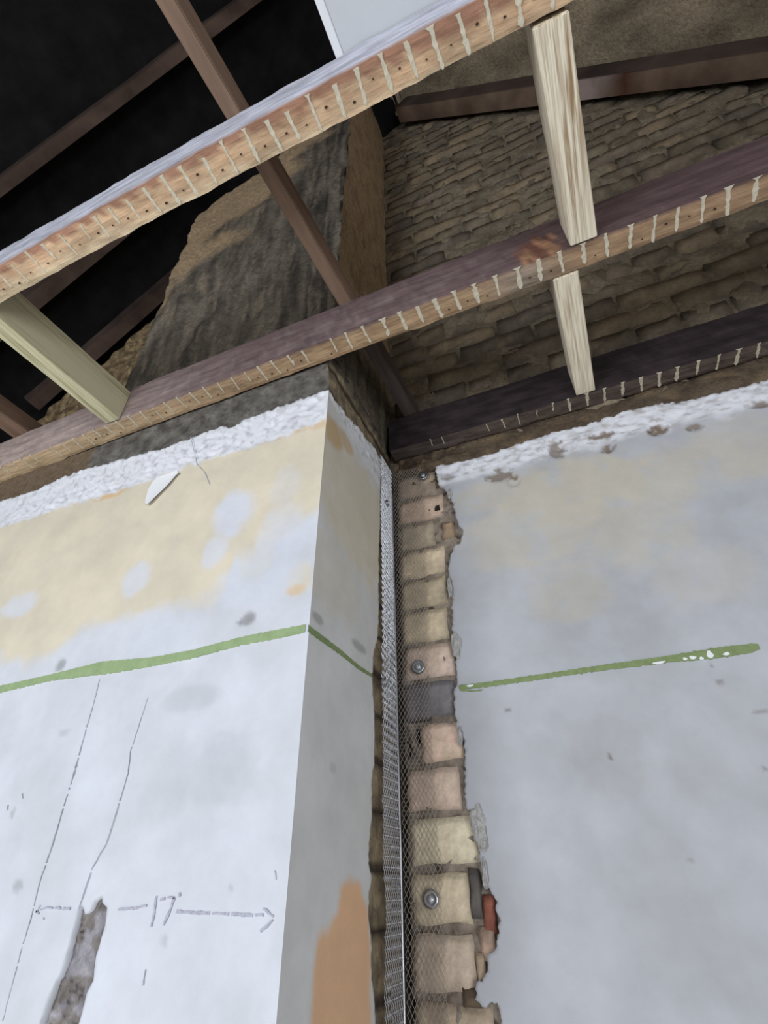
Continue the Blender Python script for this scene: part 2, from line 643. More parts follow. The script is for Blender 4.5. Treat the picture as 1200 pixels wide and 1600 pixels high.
a_cream = px_blobs([(900, 770, 110, 60, .9), (830, 830, 90, 60, .7), (1050, 740, 120, 45, .7), (1000, 830, 70, 60, .55),
                    (1150, 700, 70, 50, .5), (780, 770, 60, 30, .6), (890, 920, 60, 50, .5), (1100, 900, 70, 50, .3)], 1, 0, 1)
a_grey = px_blobs([(950, 1180, 60, 70, .5), (1090, 1200, 50, 60, .35), (1160, 1110, 50, 60, .3), (880, 930, 70, 40, .3), (760, 900, 30, 60, .3)], 1, 0, 1)
a_brown = px_blobs([(1028, 672, 11, 8, 1), (940, 680, 12, 5, .9), (950, 701, 9, 6, .9), (780, 742, 16, 10, .8), (802, 750, 8, 9, .9),
                    (870, 702, 9, 14, .8), (1085, 668, 9, 5, .8), (700, 745, 8, 6, .5), (1190, 630, 14, 6, .8), (1160, 600, 12, 4, .7)], 1, 0, 1)
a_mark = px_blobs([(953, 1182, 4, 3, 1), (1077, 1345, 3, 4, .9), (980, 1172, 3, 3, .7), (793, 1110, 5, 2, .7), (1195, 1203, 5, 3, .8),
                   (1113, 1040, 3, 5, .6), (1125, 1066, 4, 8, .6), (1190, 1112, 12, 3, .5)], 1, 0, 1)


def alc_col(u, v):
    n = fb(u, v, 1, 6)
    c = mixc(lin((184, 186, 193)), lin((174, 175, 180)), 0.5 + n)
    if v > 0:
        c = mixc(c, lin((194, 187, 173)), blob(a_cream, u, v))
        c = mixc(c, lin((180, 184, 192)), ss(.1, .5, fb(u, v, 12, 14)) * .5)
    c = mixc(c, lin((160, 158, 156)), blob(a_grey, u, v) * .55)
    b = v - (0.49 + 0.018 * fb(u, v, 5, 14))
    if b > -0.03:
        w = lin((222, 223, 230))
        g = mixc(w, lin((176, 172, 172)), ss(0.0, .5, fb(u * .6, v * 1.6, 2, 60)) * .8)
        c = mixc(c, g, ss(-0.015, 0.012, b))
        c = mixc(c, lin((120, 104, 90)), blob(a_brown, u, v, 1.3))
    c = mixc(c, lin((120, 114, 112)), blob(a_mark, u, v))
    return c


def alc_d(u, v):
    d = 0.0012 * fb(u, v, 2, 7) + 0.0004 * fb(u, v, 2, 40)
    b = ss(0.475, 0.51, v + 0.02 * fb(u, v, 5, 14))
    d += b * (0.0055 * noise.ridged_multi_fractal(Vector((u * 22, v * 50, 1)), .9, 2.2, 4, 1, 2) - .006)
    d -= 0.006 * blob(a_brown, u, v) if v > .4 else 0
    return d


plaster = sheet('plaster', ol, 0.005, (0.05, -0.5, 1.0, 0.64), 0.06, lambda u, v, d: (u, -d, v), 0.014,
                alc_d, alc_col, M_plaster, wall_back, rim=lambda u, v: u < 2.3 and v > FLOOR_Z + .01)
tag(plaster, 'old blue-grey painted plaster with a white filled top edge')
# grey lumps of old filler standing on the broken edge
for (px, py, w, h) in [(713, 1008, .016, .044), (748, 1290, .022, .05), (703, 918, .010, .034), (758, 1365, .008, .04), (703, 772, .012, .02), (719, 1150, .008, .03), (756, 1318, .012, .02)]:
    P = at(px, py, 1, 0)
    bm = bmesh.new()
    bmesh.ops.create_icosphere(bm, subdivisions=3, radius=1)
    for v in bm.verts:
        k = 1 + .45 * fb(v.co.x + px, v.co.y, v.co.z, 1.6)
        v.co = Vector((v.co.x * k * w * .55, v.co.y * .007 * k, v.co.z * k * h * .55))
    me = bpy.data.meshes.new('filler_lump')
    bm.to_mesh(me)
    bm.free()
    o = link('filler_lump', me, M_filler, wall_back)
    o.location = (P.x, 0.0, P.z)


# ---- painted line strips
def ribbon(name, up, dn, ax, val, off, mat, parent, step=0.003, amp=0.0007, seed=0):
    """flat painted band between an upper and a lower pixel polyline, lying on the plane, slightly proud"""
    def res(pl):
        pts = [at(x, y, ax, val) for x, y in pl]
        pts = [((p.x if ax == 1 else p.y), p.z) for p in pts]
        return pts
    U, Dn = res(up), res(dn)
    x0 = max(min(U[0][0], U[-1][0]), min(Dn[0][0], Dn[-1][0]))
    x1 = min(max(U[0][0], U[-1][0]), max(Dn[0][0], Dn[-1][0]))
    U.sort()
    Dn.sort()
    n = max(4, int((x1 - x0) / step))
    V, Fc = [], []
    ui = lambda L, x: float(np.interp(x, [a for a, _ in L], [b for _, b in L]))
    for i in range(n + 1):
        x = x0 + (x1 - x0) * i / n
        a = ui(U, x) + amp * fb(x, seed, 0, 160) * 1.5
        b = ui(Dn, x) + amp * fb(x, seed + 5, 0, 160) * 2.0
        a = max(a, b + 0.0008)
        for zz_, oo in ((a, 0.0), (a, off), (b, off), (b, 0.0)):
            V.append((x, val - oo, zz_) if ax == 1 else (val + oo, x, zz_))
        if i:
            p = (i - 1) * 4
            q = i * 4
            for k in range(3):
                Fc.append((p + k, p + k + 1, q + k + 1, q + k) if ax == 0 else (q + k, q + k + 1, p + k + 1, p + k))
    return link(name, mesh(name, V, Fc), mat, parent)


g = ribbon('green_line', [(717, 1071), (760, 1066), (850, 1053), (950, 1038), (1050, 1024), (1120, 1012), (1175, 1006), (1188, 1007)],
           [(717, 1078), (760, 1074), (850, 1061), (950, 1047), (1050, 1035), (1120, 1029), (1175, 1020), (1188, 1015)], 1, 0, 0.0016, M_paint_d, plaster, amp=.0012)
tag(g, 'dull green painted line with worn edges')
for (px, py, w, h) in [(1070, 1030, .004, .003), (1082, 1028, .006, .004), (1096, 1029, .004, .003), (1109, 1023, .006, .007), (1030, 1036, .012, .003), (1135, 1022, .006, .003), (735, 1072, .008, .003)]:
    P = at(px, py, 1, 0)
    V = [(P.x + math.cos(a) * w * (1 + .3 * math.sin(a * 3 + px)) * .8, -0.0021, P.z + math.sin(a) * h * .8 * (1 + .2 * math.cos(a * 2 + px))) for a in [k * math.pi / 5 for k in range(10)]]
    V += [(x, -0.0005, z_) for x, y, z_ in V]
    Fc = [tuple(range(10))[::-1]] + [((k + 1) % 10, k, 10 + k, 10 + (k + 1) % 10) for k in range(10)]
    link('paint_chip', mesh('paint_chip', V, Fc), M_boardedge, plaster)
ribbon('paint_drip', [(719, 1077), (740, 1079), (755, 1077)], [(719, 1080), (740, 1081), (755, 1079)], 1, 0, 0.0014, M_paint_d, plaster)

# ------------------------------------------------------------------ chimney breast and stack
breast = empty('chimney_breast')
tag(breast, 'projecting plastered chimney breast on the left with its rough rendered stack rising through the loft', 'chimney')
YC = -0.328
XC = -0.014


def poly_in(poly, u, v, soft=0.0):
    pass


def front_col(u, v):
    c = mixc(lin((130, 121, 108)), lin((86, 80, 73)), .5 + fb(u * 3.2, v * .7, 1, 7))
    c = mixc(c, lin((152, 138, 120)), ss(.15, .6, fb(u * 4, v * .8, 7, 9)) * .6)
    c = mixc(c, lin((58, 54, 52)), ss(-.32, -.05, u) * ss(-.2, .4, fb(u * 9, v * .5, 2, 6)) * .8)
    tan = lin((186, 160, 128))
    e = (v - 1.35) + (-u - .35) * 1.5 - .35 + .25 * fb(u, v, 3, 6)
    c = mixc(c, tan, ss(0, .3, e) * .85)
    if v < 0.64:
        c = mixc(lin((126, 122, 116)), lin((84, 80, 76)), .5 + fb(u, v, 3, 30))
        if u < -0.70:
            c = mixc(c, lin((116, 98, 78)), .8)
    elif v < .86:
        c = mixc(c, lin((70, 68, 62)), .5 + fb(u, v, 3, 40))
    return c


def front_d(u, v):
    d = 0.010 * fb(u, v * .6, 3, 9) + 0.003 * fb(u, v, 3, 50)
    if v < .66:
        d = 0.003 * fb(u, v, 3, 40)
    return min(d, 0.012 if v > .8 else .004)


ol = [(XC, 0.40), (XC, 3.05), (-0.20, 2.45), (-0.41, 2.15), (-0.60, 2.07), (-0.722, 2.0), (-0.712, 1.6), (-0.705, 1.28), (-0.70, 1.0), (-0.706, 0.90), (-0.80, 0.80),
      (-1.6, 0.78), (-1.6, 0.40)]
sf = sheet('stack_front', jag(ol, 0.02, 0.014, 1.0, closed=True, freq=18), 0.010, (-1.2, 0.40, 0.0, 2.3), 0.06, lambda u, v, d: (u, YC - d, v), 0.3,
           front_d, front_col, M_render, breast, rim=lambda u, v: v > 0.5 and u < XC - .005)
tag(sf, 'dark streaky render with a tan patch near the top')


def side_col(u, v):
    if v < 0.66:
        k = abs(((v - 0.4075) / 0.076) % 1.0 - .5)
        c = mixc(lin((164, 148, 122)), lin((118, 106, 90)), .5 + fb(u, v, 2, 25))
        return mixc(c, lin((70, 60, 54)), ss(.36, .47, k))
    c = mixc(lin((116, 108, 94)), lin((80, 74, 66)), .5 + fb(u * 3, v * .7, 2, 10))
    c = mixc(c, lin((192, 166, 134)), ss(.85, 1.1, v) * .95)
    return mixc(c, lin((130, 112, 94)), ss(.1, .5, fb(u * 3, v, 6, 8)) * .5)


ol = [(YC, FLOOR_Z), (0.04, FLOOR_Z), (0.04, 3.10), (YC, 3.05)]
ssd = sheet('stack_side', jag(ol, 0.03, 0, closed=True), 0.008, (YC, -0.6, 0.08, 1.0), 0.02, lambda u, v, d: (XC + d, u, v), 0.02,
            lambda u, v: (0.004 if v < .66 else .006) * fb(u * 1.5, v * .6, 2, 26, 4) - (0 if v > .66 else .002), side_col, M_render, breast, rim=lambda u, v: False)

# ---- plaster on the front of the breast
ftop_px = [(0, 782), (50, 767), (90, 748), (130, 733), (175, 721), (210, 711), (260, 699), (290, 686), (345, 664), (362, 669), (380, 656),
           (430, 636), (475, 621), (500, 613), (512, 610)]
tp = [at(x, y, 1, -D) for x, y in ftop_px]
top = [(-1.6, 0.50), (-1.2, 0.53)] + [(p.x, p.z) for p in tp]
top[-1] = (0.0, top[-1][1])
fband_px = [(0, 825), (75, 800), (140, 780), (240, 750), (300, 726), (380, 702), (450, 680), (505, 657)]
fb_pts = sorted([(p.x, p.z) for p in [at(x, y, 1, -D) for x, y in fband_px]])
fbx = [a for a, _ in fb_pts]
fbz = [b for _, b in fb_pts]
cr_px = [(0, 1040), (60, 1035), (120, 1005), (200, 965), (250, 955), (300, 945), (345, 930), (370, 860), (420, 860), (480, 800)]
cr_pts = sorted([(p.x, p.z) for p in [at(x, y, 1, -D) for x, y in cr_px]])
crx = [a for a, _ in cr_pts]
crz = [b for _, b in cr_pts]
f_blue = px_blobs([(365, 802, 30, 34, .9), (335, 862, 20, 26, .7), (212, 905, 24, 24, .7), (30, 945, 30, 18, .7), (440, 840, 34, 55, .6),
                   (250, 1000, 60, 40, .5), (400, 905, 70, 40, .6), (445, 760, 20, 30, .3)], 1, -D, 1)
f_cream = px_blobs([(400, 880, 30, 28, .6), (468, 905, 20, 26, .8), (120, 900, 80, 60, .5)], 1, -D, 1)
f_or = px_blobs([(172, 772, 24, 7, .9), (450, 676, 45, 5, .7), (498, 665, 12, 6, .6), (462, 922, 16, 8, .6)], 1, -D, 1)
f_grey = px_blobs([(388, 966, 12, 11, .9), (95, 1038, 10, 10, .75), (376, 972, 5, 5, 1), (350, 1200, 70, 60, .22), (300, 1090, 60, 20, .2),
                   (255, 1250, 50, 40, .12), (362, 1385, 4, 5, .4), (256, 1470, 6, 8, .4), (20, 1270, 5, 8, .5), (28, 1385, 14, 8, .5), (100, 1145, 12, 6, .3)], 1, -D, 1)


def fr_col(u, v):
    n = fb(u, v, 1, 7)
    blue = mixc(lin((214, 217, 226)), lin((205, 207, 214)), .5 + n)
    crm = mixc(lin((222, 211, 190)), lin((212, 203, 184)), .5 + fb(u, v, 5, 9))
    zc = float(np.interp(u, crx, crz))
    c = mixc(blue, crm, ss(-.03, .03, v - zc + .05 * fb(u, v, 9, 9)))
    if v > 0:
        c = mixc(c, crm, blob(f_cream, u, v))
        c = mixc(c, lin((212, 216, 228)), blob(f_blue, u, v))
        c = mixc(c, lin((216, 178, 130)), blob(f_or, u, v) * .8)
    c = mixc(c, lin((150, 150, 152)), blob(f_grey, u, v))
    b = v - float(np.interp(u, fbx, fbz))
    if b > -.02:
        g = mixc(lin((226, 227, 234)), lin((176, 175, 182)), ss(0.12, .55, fb(u, v, 2, 60)) * .6)
        c = mixc(c, g, ss(-.006, .006, b + .01 * fb(u, v, 1, 40)))
    return c


def fr_d(u, v):
    d = 0.0012 * fb(u, v, 2, 6) + 0.0003 * fb(u, v, 2, 50)
    b = ss(-.004, .014, v - float(np.interp(u, fbx, fbz)) + .012 * fb(u, v, 1, 30))
    if u > -.02:
        d *= max(0, -u / .02)
        b *= max(0, -u / .02)
    d += b * ((0.0035 + .003 * fb(u, v, 6, 9)) * noise.ridged_multi_fractal(Vector((u * 40, v * 66, 1)), .9, 2.2, 4, 1, 2) - .0055)
    d -= .002 * blob(f_grey[:3], u, v)
    return d


hole_px = [(157.7, 1397.4), (146.7, 1407.5), (141, 1422), (132, 1429), (128.3, 1416.7), (122.8, 1414), (119, 1435), (112, 1459), (102.7, 1497),
           (93.5, 1525), (88, 1532), (79, 1552), (70, 1578), (62, 1600), (40, 1660), (20, 1720), (60, 1730), (100, 1690), (123, 1600), (128, 1582),
           (135.7, 1550.5), (145, 1532), (150, 1494), (159.5, 1461), (165, 1440.5), (167, 1417), (159.5, 1409)]
hole = jag([(p.x, p.z) for p in [at(x, y, 1, -D) for x, y in hole_px]], 0.004, 0.0012, 5, closed=True)
arris = [(0.0, top[-1][1] - 0.02 * k) for k in range(1, 60)]
ol = jag(top, 0.0035, 0.003, 8) + [a for a in arris if a[1] > FLOOR_Z + .01] + [(0.0, FLOOR_Z), (-1.6, FLOOR_Z)]
fp = sheet('plaster', ol, 0.005, (-1.06, -0.5, 0.0, 0.62), 0.06, lambda u, v, d: (u, -D - d, v), 0.014, fr_d, fr_col, M_plaster, breast,
           holes=[hole], rim=lambda u, v: u < -0.002 and v > FLOOR_Z + .01)
tag(fp, 'cream and blue-white plaster on the front of the breast')


def hole_col(u, v):
    c = mixc(lin((176, 172, 178)), lin((146, 142, 148)), .5 + fb(u * 2, v * .5, 1, 30))
    t = ss(0.0, .3, fb(u, v, 4, 34) + .12)
    c = mixc(c, lin((128, 120, 112)), t * .8)
    return mixc(c, lin((90, 84, 84)), ss(.2, .5, fb(u, v, 7, 110)) * t)


hx = [a for a, _ in hole]
hz = [b for _, b in hole]
ol = [(min(hx) - .02, min(hz) - .02), (max(hx) + .02, min(hz) - .02), (max(hx) + .02, max(hz) + .02), (min(hx) - .02, max(hz) + .02)]
hb = sheet('exposed_backing', ol, 0.003, (-1, -.7, 0, 0), None, lambda u, v, d: (u, -D + .008 - d, v), 0.004,
           lambda u, v: .003 * fb(u, v, 4, 70) + .002 * fb(u * 2, v * .5, 4, 60), hole_col, M_render, breast)
tag(hb, 'grey rough backing bared in a long gouge')
gl = ribbon('green_line', [(-60, 1086), (0, 1072), (80, 1054), (160, 1034), (240, 1027), (300, 1016), (380, 995), (430, 985), (478, 976)],
            [(-60, 1096), (0, 1083), (80, 1064), (160, 1054), (185, 1051), (240, 1041), (300, 1029), (380, 1008), (430, 999), (478, 988)],
            1, -D, 0.0014, M_paint, fp, amp=.0009, seed=3)


# thin strokes on the front: pencil marks and cracks
def stroke(V, Fc, pts, w, off, seed=0, brk=0.0):
    P = [at(x, y, 1, -D) for x, y in pts]
    P = jag([(p.x, p.z) for p in P], .003, .0008, seed)
    for i in range(len(P) - 1):
        if brk and fb(P[i][0], P[i][1], seed, 220) > brk:
            continue
        a = Vector(P[i])
        b = Vector(P[i + 1])
        d = (b - a)
        if d.length == 0:
            continue
        n = Vector((-d.y, d.x)).normalized() * w * .5 * (1 + .5 * fb(a.x, a.y, seed, 150))
        k = len(V)
        for q in (a + n, b + n, b - n, a - n):
            V.append((q.x, -D - off, q.y))
        for q in (a + n, b + n, b - n, a - n):
            V.append((q.x, -D - off + .001, q.y))
        Fc += [(k, k + 1, k + 2, k + 3), (k, k + 4, k + 5, k + 1), (k + 2, k + 6, k + 7, k + 3)]


def strokes(name, lines, mat, parent, off=0.0013):
    V, Fc = [], []
    for i, (pts, w, brk) in enumerate(lines):
        stroke(V, Fc, pts, w, off, i * 3.3, brk)
    return link(name, mesh(name, V, Fc), mat, parent)


strokes('pencil_arrow', [([(57, 1424), (75, 1418), (110, 1420)], .0022, .35), ([(57, 1424), (70, 1436)], .002, .2), ([(57, 1424), (66, 1412)], .0014, .2)], M_pencil, fp)
strokes('pencil_dash', [([(186, 1421), (208, 1420), (230, 1415)], .0024, .4)], M_pencil, fp)
tag(strokes('pencil_number', [([(245, 1400), (242, 1425), (237, 1448)], .0028, .5), ([(251, 1406), (262, 1402), (273, 1403)], .0024, .5),
                              ([(273, 1403), (268, 1418), (256, 1446)], .003, .5), ([(281, 1395), (282, 1401)], .0018, .5)], M_pencil, fp), 'pencilled number 17')
strokes('pencil_arrow', [([(276, 1424), (300, 1426), (340, 1427), (380, 1430), (412, 1430)], .003, .5), ([(412, 1420), (428, 1432)], .0022, .3),
                         ([(431, 1433), (418, 1446), (404, 1458)], .0026, .4)], M_pencil, fp)
strokes('crack', [([(156, 1062), (148, 1095), (132, 1150)], .0018, .6), ([(132, 1150), (117, 1205), (100, 1260), (82, 1320), (65, 1370), (50, 1430), (30, 1500), (5, 1595)], .0012, .45),
                  ([(120, 1195), (116, 1212)], .003, .9)], M_crack, fp)
strokes('crack', [([(232, 1090), (222, 1120), (204, 1175), (200, 1210), (185, 1260), (176, 1290), (166, 1320), (145, 1355), (130, 1400), (124, 1420)], .0008, .5)], M_crack, fp)
strokes('crack', [([(298, 682), (305, 710), (308, 725), (320, 738), (328, 757)], .0010, .5)], M_crack, fp, .0015)
for q in ([([(228, 1515), (224, 1540)], .0012, .6)], [([(430, 1360), (432, 1375)], .001, .6)], [([(35, 1240), (36, 1248)], .0014, .6)], [([(13, 1258), (12, 1266)], .0016, .6)]):
    strokes('scratch', q, M_crack, fp)

# torn flake of lining paper hanging from the top band
V, Fc, cols = [], [], []
flake = [((278, 737), (282, 741)), ((262, 743), (276, 747)), ((248, 748), (268, 757)), ((241, 756), (258, 768)), ((235, 768), (247, 779)), ((232, 780), (238, 789)), ((231, 789), (233, 793))]
for i, (a, b) in enumerate(flake):
    off = 0.0015 + 0.005 * (i / len(flake)) ** 1.3
    for q, oo in ((a, off + .003), ((a[0] * .5 + b[0] * .5, a[1] * .5 + b[1] * .5), off), (b, off + .004)):
        p = at(q[0], q[1], 1, -D)
        V.append((p.x, -D - oo, p.z))
    if i:
        k = i * 3
        Fc += [(k - 3, k - 2, k + 1, k), (k - 2, k - 1, k + 2, k + 1)]
nv = len(V)
V += [(x, y + .0006, z_) for x, y, z_ in V]
Fc += [tuple(i + nv for i in f[::-1]) for f in Fc]
link('paper_flake', mesh('paper_flake', V, Fc, None, True), M_boardedge, fp)

# ---- plaster on the side of the breast
rt_px = [(516, 611), (522, 620), (533, 638), (545, 654), (560, 668), (575, 688), (590, 706), (596, 722), (594, 760), (594, 800), (592, 875), (592, 950), (590, 995),
         (584, 1020), (582, 1050), (582, 1075), (585, 1125), (585, 1195), (581, 1212), (581, 1275), (577, 1317), (576, 1350), (581, 1370), (577, 1395),
         (575, 1432), (580, 1462), (580, 1525), (585, 1562), (587, 1600)]
rp = [at(x, y, 0, 0) for x, y in rt_px]
re_ = [(max(p.y, -D + .001), p.z) for p in rp]
re_[0] = (-D, fr_d and top[-1][1])
lastz = re_[-1][1]
while lastz > FLOOR_Z + .06:
    lastz -= .05
    re_.append((-0.10 + .015 * math.sin(lastz * 31), lastz))
re_.append((-.1, FLOOR_Z))
ol = jag(re_, .0035, .0025, 4) + [(-D, FLOOR_Z)] + [(a[0] - D, a[1]) for a in arris[::-1] if a[1] > FLOOR_Z + .01]
r_or = px_blobs([(520, 675, 9, 22, .8), (540, 690, 8, 12, .6)], 0, 0, 3)
r_grey = px_blobs([(497, 966, 6, 8, .7), (562, 1011, 8, 8, .7), (520, 1200, 4, 8, .3)], 0, 0, 3)
r_cream = px_blobs([(560, 800, 40, 90, .8), (520, 900, 30, 60, .4), (525, 740, 20, 50, .5)], 0, 0, 3)
orp = [(p.y, p.z) for p in [at(x, y, 0, 0) for x, y in [(533, 1385), (548, 1374), (562, 1380), (574, 1420), (578, 1470), (580, 1700), (480, 1700), (490, 1520), (497, 1465), (516, 1448), (528, 1425)]]]


def poly_sd(poly, u, v):
    dmin = 9
    ins_ = False
    n = len(poly)
    for i in range(n):
        x0, y0 = poly[i]
        x1, y1 = poly[(i + 1) % n]
        if (y0 > v) != (y1 > v) and u < (x1 - x0) * (v - y0) / (y1 - y0) + x0:
            ins_ = not ins_
        dx, dy = x1 - x0, y1 - y0
        t = max(0, min(1, ((u - x0) * dx + (v - y0) * dy) / (dx * dx + dy * dy)))
        dmin = min(dmin, math.hypot(u - x0 - t * dx, v - y0 - t * dy))
    return -dmin if ins_ else dmin


def rt_col(u, v):
    c = mixc(lin((214, 214, 214)), lin((204, 204, 202)), .5 + fb(u, v, 1, 7))
    if v > 0:
        c = mixc(c, lin((210, 200, 178)), blob(r_cream, u, v))
        c = mixc(c, lin((196, 164, 116)), blob(r_or, u, v))
    c = mixc(c, lin((150, 150, 148)), blob(r_grey, u, v))
    if v < -.1:
        c = mixc(c, lin((224, 182, 144)), ss(.008, -.008, poly_sd(orp, u, v) + .004 * fb(u, v, 3, 40)))
    if v > .38:
        e = v - (.50 - .25 * (u + D) * 0 + .02 * fb(u, v, 3, 14)) + ss(-.34, -.1, u) * .03
        w = mixc(lin((224, 225, 230)), lin((176, 174, 174)), ss(.05, .5, fb(u, v, 2, 55)) * .6)
        c = mixc(c, w, ss(-.01, .015, e))
    return c


def rt_d(u, v):
    d = .001 * fb(u, v, 2, 7)
    b = ss(.50, .53, v + .02 * fb(u, v, 3, 14))
    f_ = min(1, (u + D) / .02)
    return (d + b * (.005 * noise.ridged_multi_fractal(Vector((u * 30, v * 40, 4)), .9, 2.2, 4, 1, 2) - .006)) * max(0, f_)


rp_ = sheet('plaster', ol, .004, (-D, -.55, 0, .62), .05, lambda u, v, d: (d, u, v), .013, rt_d, rt_col, M_plaster, breast,
            rim=lambda u, v: u > -D + .002 and v > FLOOR_Z + .01)
tag(rp_, 'grey-white plaster on the narrow side with an orange painted patch')
ribbon('green_line', [(480, 976), (500, 991), (530, 1014), (560, 1040), (580, 1053)], [(480, 986), (500, 1001), (530, 1022), (560, 1046), (580, 1058)],
       0, 0, .0014, M_paint_d, rp_, amp=.0008)

# raked masonry left of the stack, under the lowest rafter
ol = jag([(-2.3, .66), (-.66, .66), (-.66, 2.3), (-2.3, .69)], .03, .012, 5, closed=True, freq=20)
lm = sheet('raked_masonry', ol, .012, (-1.9, .66, -.66, 2.3), .08, lambda u, v, d: (u, -.085 - d, v), .1, lambda u, v: .014 * fb(u, v, 2, 22, 5),
           lambda u, v: mixc(lin((170, 148, 112)), lin((104, 88, 70)), .5 + 1.2 * fb(u, v, 4, 30)), M_mortar, wall_back)

# ------------------------------------------------------------------ joists
def beam(name, x0, x1, yc, w, z0, z1, col, mat, amp=0.0015, seed=0, parent=None, step=0.01):
    """old sawn joist along x; yc(x) gives its bowed centre line"""
    ring = []
    r = .004
    ny, nz = 6, 6
    for i in range(ny + 1):
        ring.append((-.5 + i / ny, 0, 'under'))
    for i in range(1, nz + 1):
        ring.append((.5, i / nz, 'far'))
    for i in range(ny - 1, -1, -1):
        ring.append((-.5 + i / ny, 1, 'top'))
    for i in range(nz - 1, 0, -1):
        ring.append((-.5, i / nz, 'near'))
    n = len(ring)
    m = int((x1 - x0) / step)
    V, Fc, cols = [], [], []
    for k in range(m + 1):
        x = x0 + (x1 - x0) * k / m
        for (a, b, f) in ring:
            yy = a * w
            zz_ = z0 + (z1 - z0) * b
            corner = abs(a) == .5 and b in (0, 1)
            if corner:
                yy -= math.copysign(r * .35, a)
                zz_ += r * .35 if b == 0 else -r * .35
            q = fb(x * .6, yy + seed, zz_, 22) * amp * (2 if corner else 1)
            V.append((x, yc(x) + yy + (math.copysign(q, a) if f in ('near', 'far') or corner else 0), zz_ + (q if f == 'under' else 0)))
            cols.append(col(x, a, b))
        if k:
            p, q = (k - 1) * n, k * n
            for j in range(n):
                j2 = (j + 1) % n
                Fc.append((p + j, q + j, q + j2, p + j2))
    Fc.append(tuple(range(n)))
    Fc.append(tuple(range(m * n, m * n + n))[::-1])
    me = mesh(name, V, Fc, cols, False)
    return link(name, me, mat, parent)


s1 = [(20, 415), (47, 400), (72, 388), (98, 372), (125, 352), (152, 345), (175, 333), (203, 320), (232, 305), (262, 290), (290, 275), (322, 256), (355, 240), (390, 222), (425, 205), (462, 205), (495, 185), (530, 155), (566, 140), (605, 118), (645, 100), (683, 78), (725, 55), (765, 30), (812, 15), (865, 5)]
s2 = [(390, 592), (410, 583), (432, 575), (455, 563), (478, 558), (500, 548), (522, 540), (545, 533), (572, 522), (605, 517), (632, 507), (657, 493), (685, 483), (714, 470), (745, 462), (777, 447), (811, 435), (843, 420), (877, 408), (912, 395), (948, 382), (985, 367), (1022, 352), (1058, 340), (1098, 325), (1138, 310), (1180, 297)]
s3 = [(675, 693), (693, 690), (763, 670), (787, 662), (810, 654), (838, 642), (865, 640), (890, 635), (918, 626), (945, 619), (973, 607), (1002, 602), (1030, 592), (1058, 580), (1090, 575), (1122, 565), (1153, 555), (1185, 545)]
X1 = [at(a, b, 2, H).x for a, b in s1]
X2 = [at(a, b, 2, H).x for a, b in s2]
X3 = [at(a, b, 2, H).x for a, b in s3]
X1 = [X1[0] - .039 * k for k in range(4, 0, -1)] + X1 + [X1[-1] + .039 * k for k in range(1, 6)]
X2 = [X2[0] - .038 * k for k in range(24, 0, -1)] + X2 + [X2[-1] + .039 * k for k in range(1, 8)]
X3 = X3 + [X3[-1] + .039 * k for k in range(1, 6)]
yc1 = lambda x: -.7425 + .013 * (max(-1.2, min(1.2, x)) - .15) ** 2 if x < .15 else -.7425
yc2 = lambda x: -.3597 + (.006 * (max(-1.3, x) - .1) ** 2 if x < .1 else 0)
yc3 = lambda x: .010


def cell(X, x):
    """0 at a lath gap, 1 in the middle of the lath print"""
    d = min(abs(x - a) for a in X)
    return d / .0195


def c1(x, a, b):
    g_ = fb(x * .8, a * .1, b, 30)
    if b == 0 and abs(a) <= .5:
        base = mixc(lin((216, 184, 150)), lin((194, 158, 126)), .5 + g_ + .2 * a)
        pale = lin((234, 212, 178))
        base = mixc(base, pale, ss(.0, .5, a + .3 * g_ - x * .35 - .1))
        red = mixc(lin((148, 106, 88)), lin((164, 122, 102)), .5 + g_)
        sc_ = ss(.02, .12, -a - .28 + .22 * min(1, cell(X1, x)) ** .5 - .12 + .1 * g_ + ss(-.1, .5, x) * .22)
        return mixc(base, red, sc_ * .9)
    if a == -.5:
        return mixc(lin((196, 196, 208)), lin((178, 178, 190)), .5 + g_)
    return lin((120, 98, 84))


def c2(x, a, b):
    g_ = fb(x * .8, a * .1, b, 30)
    if b == 0 and a > -.5:
        base = mixc(lin((196, 166, 132)), lin((168, 138, 110)), .5 + g_)
        base = mixc(base, lin((150, 122, 96)), ss(.2, .8, x) * .6)
        base = mixc(base, lin((218, 192, 156)), ss(0, -.9, x) * .8)
        base = mixc(base, lin((150, 140, 130)), math.exp(-((x - .42) / .06) ** 2) * .7)
        return mixc(base, lin((140, 104, 88)), ss(.15, .35, -a - .12) * .7)
    if a == -.5:
        c = mixc(lin((120, 100, 101)), lin((98, 82, 83)), .5 + g_)
        c = mixc(c, lin((182, 164, 158)), ss(-.1, -.9, x) * .75 + .25 * ss(.1, .5, g_))
        c = mixc(c, lin((84, 66, 68)), ss(.1, .7, x) * .8)
        pch = ss(.35, .55, math.exp(-((x - .458) / .042) ** 2) * ss(1.0, .3, b) + .3 * fb(x, b * .1, 4, 60))
        return mixc(c, mixc(lin((170, 130, 100)), lin((104, 68, 58)), .5 + 2 * fb(x, b * .1, 8, 70)), pch * .9)
    return lin((96, 76, 70))


def c3(x, a, b):
    g_ = fb(x * .8, a * .1, b, 30)
    if b == 0 and a > -.5:
        c = mixc(lin((118, 104, 96)), lin((92, 80, 76)), .5 + g_)
        return mixc(c, lin((84, 76, 74)), ss(.4, 0, x) * .6)
    if a == -.5:
        return mixc(lin((58, 49, 51)), lin((42, 36, 38)), .5 + g_)
    return lin((60, 50, 48))


